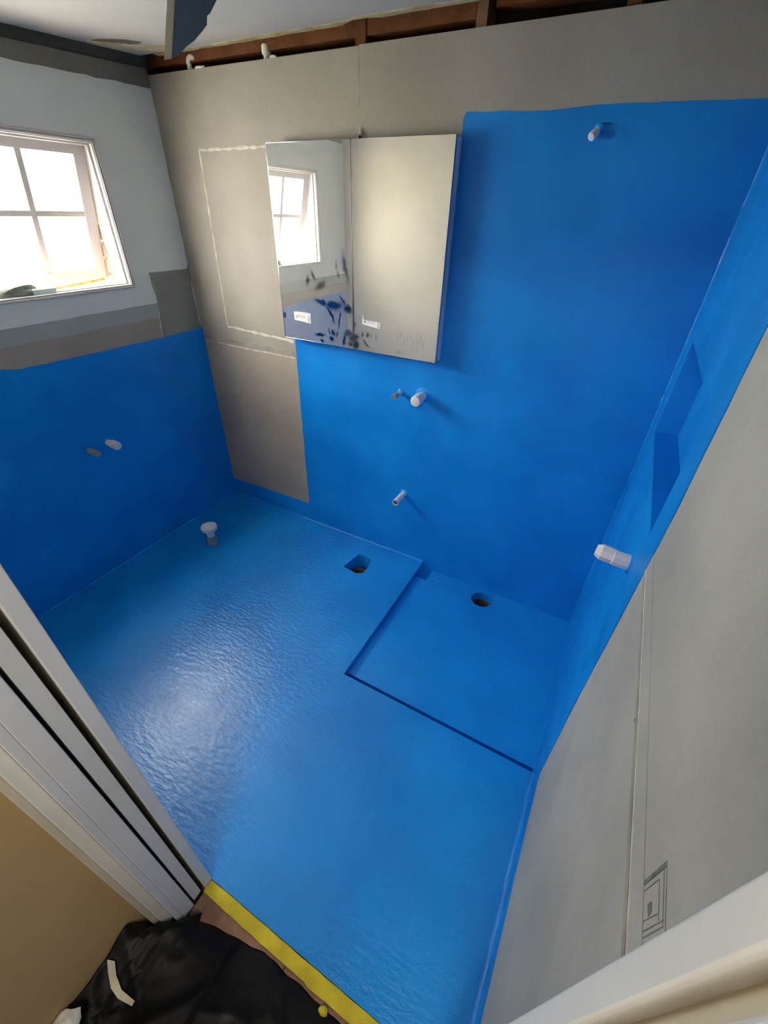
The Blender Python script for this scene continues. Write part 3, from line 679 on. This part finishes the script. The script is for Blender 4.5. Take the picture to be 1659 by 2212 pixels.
stub('tap_outlet', (0, -0.917, 0.775), (1, 0, 0), .090, .018, 'grey capped pipe stub, left of the pair on the window wall', 'round', 'pipe stubs on the window wall', mat='pvc_grey')
stub('tap_outlet', (0, -0.805, 0.775), (1, 0, 0), .095, .024, 'white capped pipe stub, right of the pair on the window wall', 'round', 'pipe stubs on the window wall')
# bent waste pipe by the niche
t = thing('mixer_outlet', (W, -0.846, 1.074), 'white angled pipe stub on the shower wall below the niche', 'pipe')
B = Vector((W, -0.840, 1.072))
bm = bmesh.new(); lathe(bm, [(.0235, -.02), (.0235, .050), (.022, .052)], B, (-1, 0, .04), 10); obj('pipe', bm, 'pvc', t, smooth=False)
bm = bmesh.new(); lathe(bm, [(.0242, .045), (.0248, .082), (.017, .098), (.0, .099)], B, (-1, .10, .04), 8); obj('cap', bm, 'pvc', t, smooth=False)
bm = bmesh.new(); lathe(bm, [(.033, .001), (.031, .006), (.027, .008)], B, (-1, 0, 0), 20); obj('sealant_collar', bm, 'blue', t, smooth=True)
# upright capped pipe in the floor
t = thing('floor_pipe', (0.333, -0.554, 0), 'white upright floor pipe with wide cap near window wall', 'pipe')
O = (0.333, -0.554, 0)
obj('socket', lt([(.036, -.02), (.037, .035), (.030, .060), (.027, .064)], O, (.02, .0, 1), 20), 'pvc_grey', t, smooth=True)
obj('pipe', lt([(.026, .055), (.026, .118)], O, (.02, .0, 1), 20), 'pvc', t, smooth=True)
obj('cap', lt([(.030, .108), (.050, .118), (.053, .128), (.050, .142), (.032, .150), (0, .151)], O, (.02, .0, 1), 20), 'pvc', t, smooth=True)
# pipes showing in the gap above the back wall
t = thing('conduit_elbow', (0.27, 0.035, 2.38), 'white bent conduit poking above the back wall boards, left one', 'conduit')
bm = bmesh.new()
tube(bm, [(0.270, .030, 2.30), (0.266, .028, 2.380), (0.262, .026, 2.396), (0.263, .024, 2.410), (0.270, .022, 2.422), (0.283, .022, 2.429), (0.298, .022, 2.427), (0.308, .022, 2.420)], [.012, .012, .0125, .013, .013, .0125, .011, .009], 12); obj('bend', bm, 'foam', t, smooth=True)
obj('foam_blob', lump((0.345, .006, ZT + .004), (.030, .008, .006), 4, .4, 2), 'foam', t, smooth=True)
t = thing('conduit_end', (0.72, 0.03, 2.38), 'white pipe end poking above the back wall boards, right one', 'conduit')
obj('pipe', lt([(.014, 2.30), (.014, 2.400), (.019, 2.404), (.0195, 2.428), (.016, 2.433), (0, 2.433)], (0.722, .026, 0), (0, 0, 1), 16), 'foam', t, smooth=True)
obj('foam_blob', lump((0.772, .006, ZT + .004), (.020, .008, .005), 6, .4, 2), 'foam', t, smooth=True)

# ------------------------------------------------------------------ hanging board
t = thing('hanging_board', (1.67, -1.32, ZC), 'broken blue grey board strip hanging from the ceiling', 'board offcut')
pr = [(-1.334, 2.059), (-1.322, 2.064), (-1.304, 2.077), (-1.284, 2.088), (-1.262, 2.104), (-1.252, 2.112), (-1.249, 2.122), (-1.241, 2.127), (-1.223, 2.145), (-1.200, 2.165), (-1.190, 2.22), (-1.16, 2.30), (-1.15, ZC), (-1.26, ZC), (-1.262, 2.32), (-1.308, 2.124)]
obj('board_face', sl(pr, [], 'x', 1.6685, 1.670), 'slate', t)
obj('board_core', sl([(p[0], p[1]) for p in pr], [], 'x', 1.652, 1.6685), 'cream_edge', t)

# ------------------------------------------------------------------ threshold
o = obj('yellow_sealant_strip', sl(ragged([(OX0 + .001, -1.884), (1.95, -1.886), (2.12, -1.886), (2.14, -1.891), (2.20, -1.888), (OX1 - .001, -1.890), (OX1 - .001, -1.848), (OX0 + .001, -1.848)], .02, .0014, 9), [], 'z', -.006, .003), 'yellow', bevel=.0012)
o['label'] = 'yellow flexible sealant strip along the doorway threshold'; o['category'] = 'sealant strip'
o = obj('sealant_dollop', lump((2.205, -1.905, .004), (.014, .010, .006), 2, .4, 2), 'yellow', smooth=True)
o['label'] = 'small yellow dollop of sealant beside the yellow strip'; o['category'] = 'sealant'
th = struct('trim_6', bx(OX0 + .001, 2.05, -1.945, -1.846, -.10, -.004), 'brown_board', bevel=.001)
obj('threshold_board', bx(2.052, OX1, -1.945, -1.846, -.10, -.0045), 'brown_board', th, bevel=.001)

# ------------------------------------------------------------------ black plastic sheet heaped in the hall
def edge_y(x):
    t_ = (x - 1.70) / .5
    return -1.945 + .050 * min(1, max(0, t_ * 1.8)) - .018 * max(0, t_ - .75) + .004 * noise.noise(Vector((x * 9, 0, 0)))
bm = bmesh.new(); nx, ny = 120, 90; rows = []
for i in range(nx + 1):
    x = 1.604 + (2.60 - 1.604) * i / nx; r = []
    ys = edge_y(x) + .004 * noise.noise(Vector((x * 22, 3, 0)))
    if x < 1.70: ys = -2.019 if x < 1.64 else -2.003 if x < 1.665 else -1.978
    elif x < 1.74: ys = -1.955 + (x - 1.70) * .9
    for j in range(ny + 1):
        y = ys + (-2.75 - ys) * (j / ny) ** 1.15
        d = min(1, (ys - y) / .05); dd = min(1.0, (ys - y) / .25)
        p = Vector((x * 3.1, y * 3.1, 1.7))
        q = p + Vector((noise.noise(p * 1.3), noise.noise(p * 1.3 + Vector((9, 2, 1))), 0)) * .7
        ridge = (1 - abs(noise.noise(q * 1.2))) ** 3 * .045 + (1 - abs(noise.noise(q * 3.1 + Vector((4, 4, 0))))) ** 4 * .018 + abs(noise.noise(q * 8)) * .006
        wallh = .16 * math.exp(-(x - 1.60) / .10) * math.exp(-max(0, (-2.0 - y)) / .13)
        z = -.004 + .006 * d + ridge * dd + wallh * min(1, d * 1.5) + (.022 * d if x < 1.9 else .006 * d)
        r.append(bm.verts.new((x, y, z)))
    rows.append(r)
for a_, b_ in zip(rows, rows[1:]):
    for j in range(ny): bm.faces.new([a_[j], b_[j], b_[j + 1], a_[j + 1]])
o = obj('plastic_sheet', bm, 'black_plastic', smooth=True); o.modifiers.remove(o.modifiers['edge'])
s_ = o.modifiers.new('thick', 'SOLIDIFY'); s_.thickness = .001; s_.offset = 1
o['label'] = 'crumpled black plastic sheet heaped on the hallway floor'; o['category'] = 'plastic sheet'
# pale scraps on it
pts = [(1.612, -2.1287), (1.6311, -2.1206), (1.6566, -2.1378), (1.6892, -2.1488), (1.7406, -2.1446), (1.7415, -2.1548), (1.6941, -2.1649), (1.6609, -2.1616), (1.6314, -2.1446)]
me = bpy.data.objects['plastic_sheet'].data
def top(x, y):
    best = min(me.vertices, key=lambda v: (v.co.x - x) ** 2 + (v.co.y - y) ** 2); return best.co.z
def scrap(outline, zoff, mat, name, label, cat, th=.003):
    bm = bmesh.new(); v0 = []; v1 = []
    for (x, y) in outline:
        z = top(x, y) + zoff
        v0.append(bm.verts.new((x, y, z))); v1.append(bm.verts.new((x, y, z + th)))
    m = len(v0)
    for i in range(m): bm.faces.new([v0[i], v0[(i + 1) % m], v1[(i + 1) % m], v1[i]])
    bm.faces.new(v1); bm.faces.new(v0[::-1])
    bmesh.ops.triangulate(bm, faces=bm.faces)
    o = obj(name, bm, mat); o['label'] = label; o['category'] = cat
    return o
scrap(pts, .004, 'off_white', 'paper_scrap', 'curved off white torn scrap on the black plastic', 'scrap')
o = obj('cloth', lump((1.640, -2.268, max(top(1.60 + .02 * a_, -2.34 + .02 * b_) for a_ in range(5) for b_ in range(7)) + .020), (.035, .045, .022), 5, .4), 'foam', smooth=True)
o['label'] = 'pale cloth at the bottom left on the black plastic'; o['category'] = 'cloth'
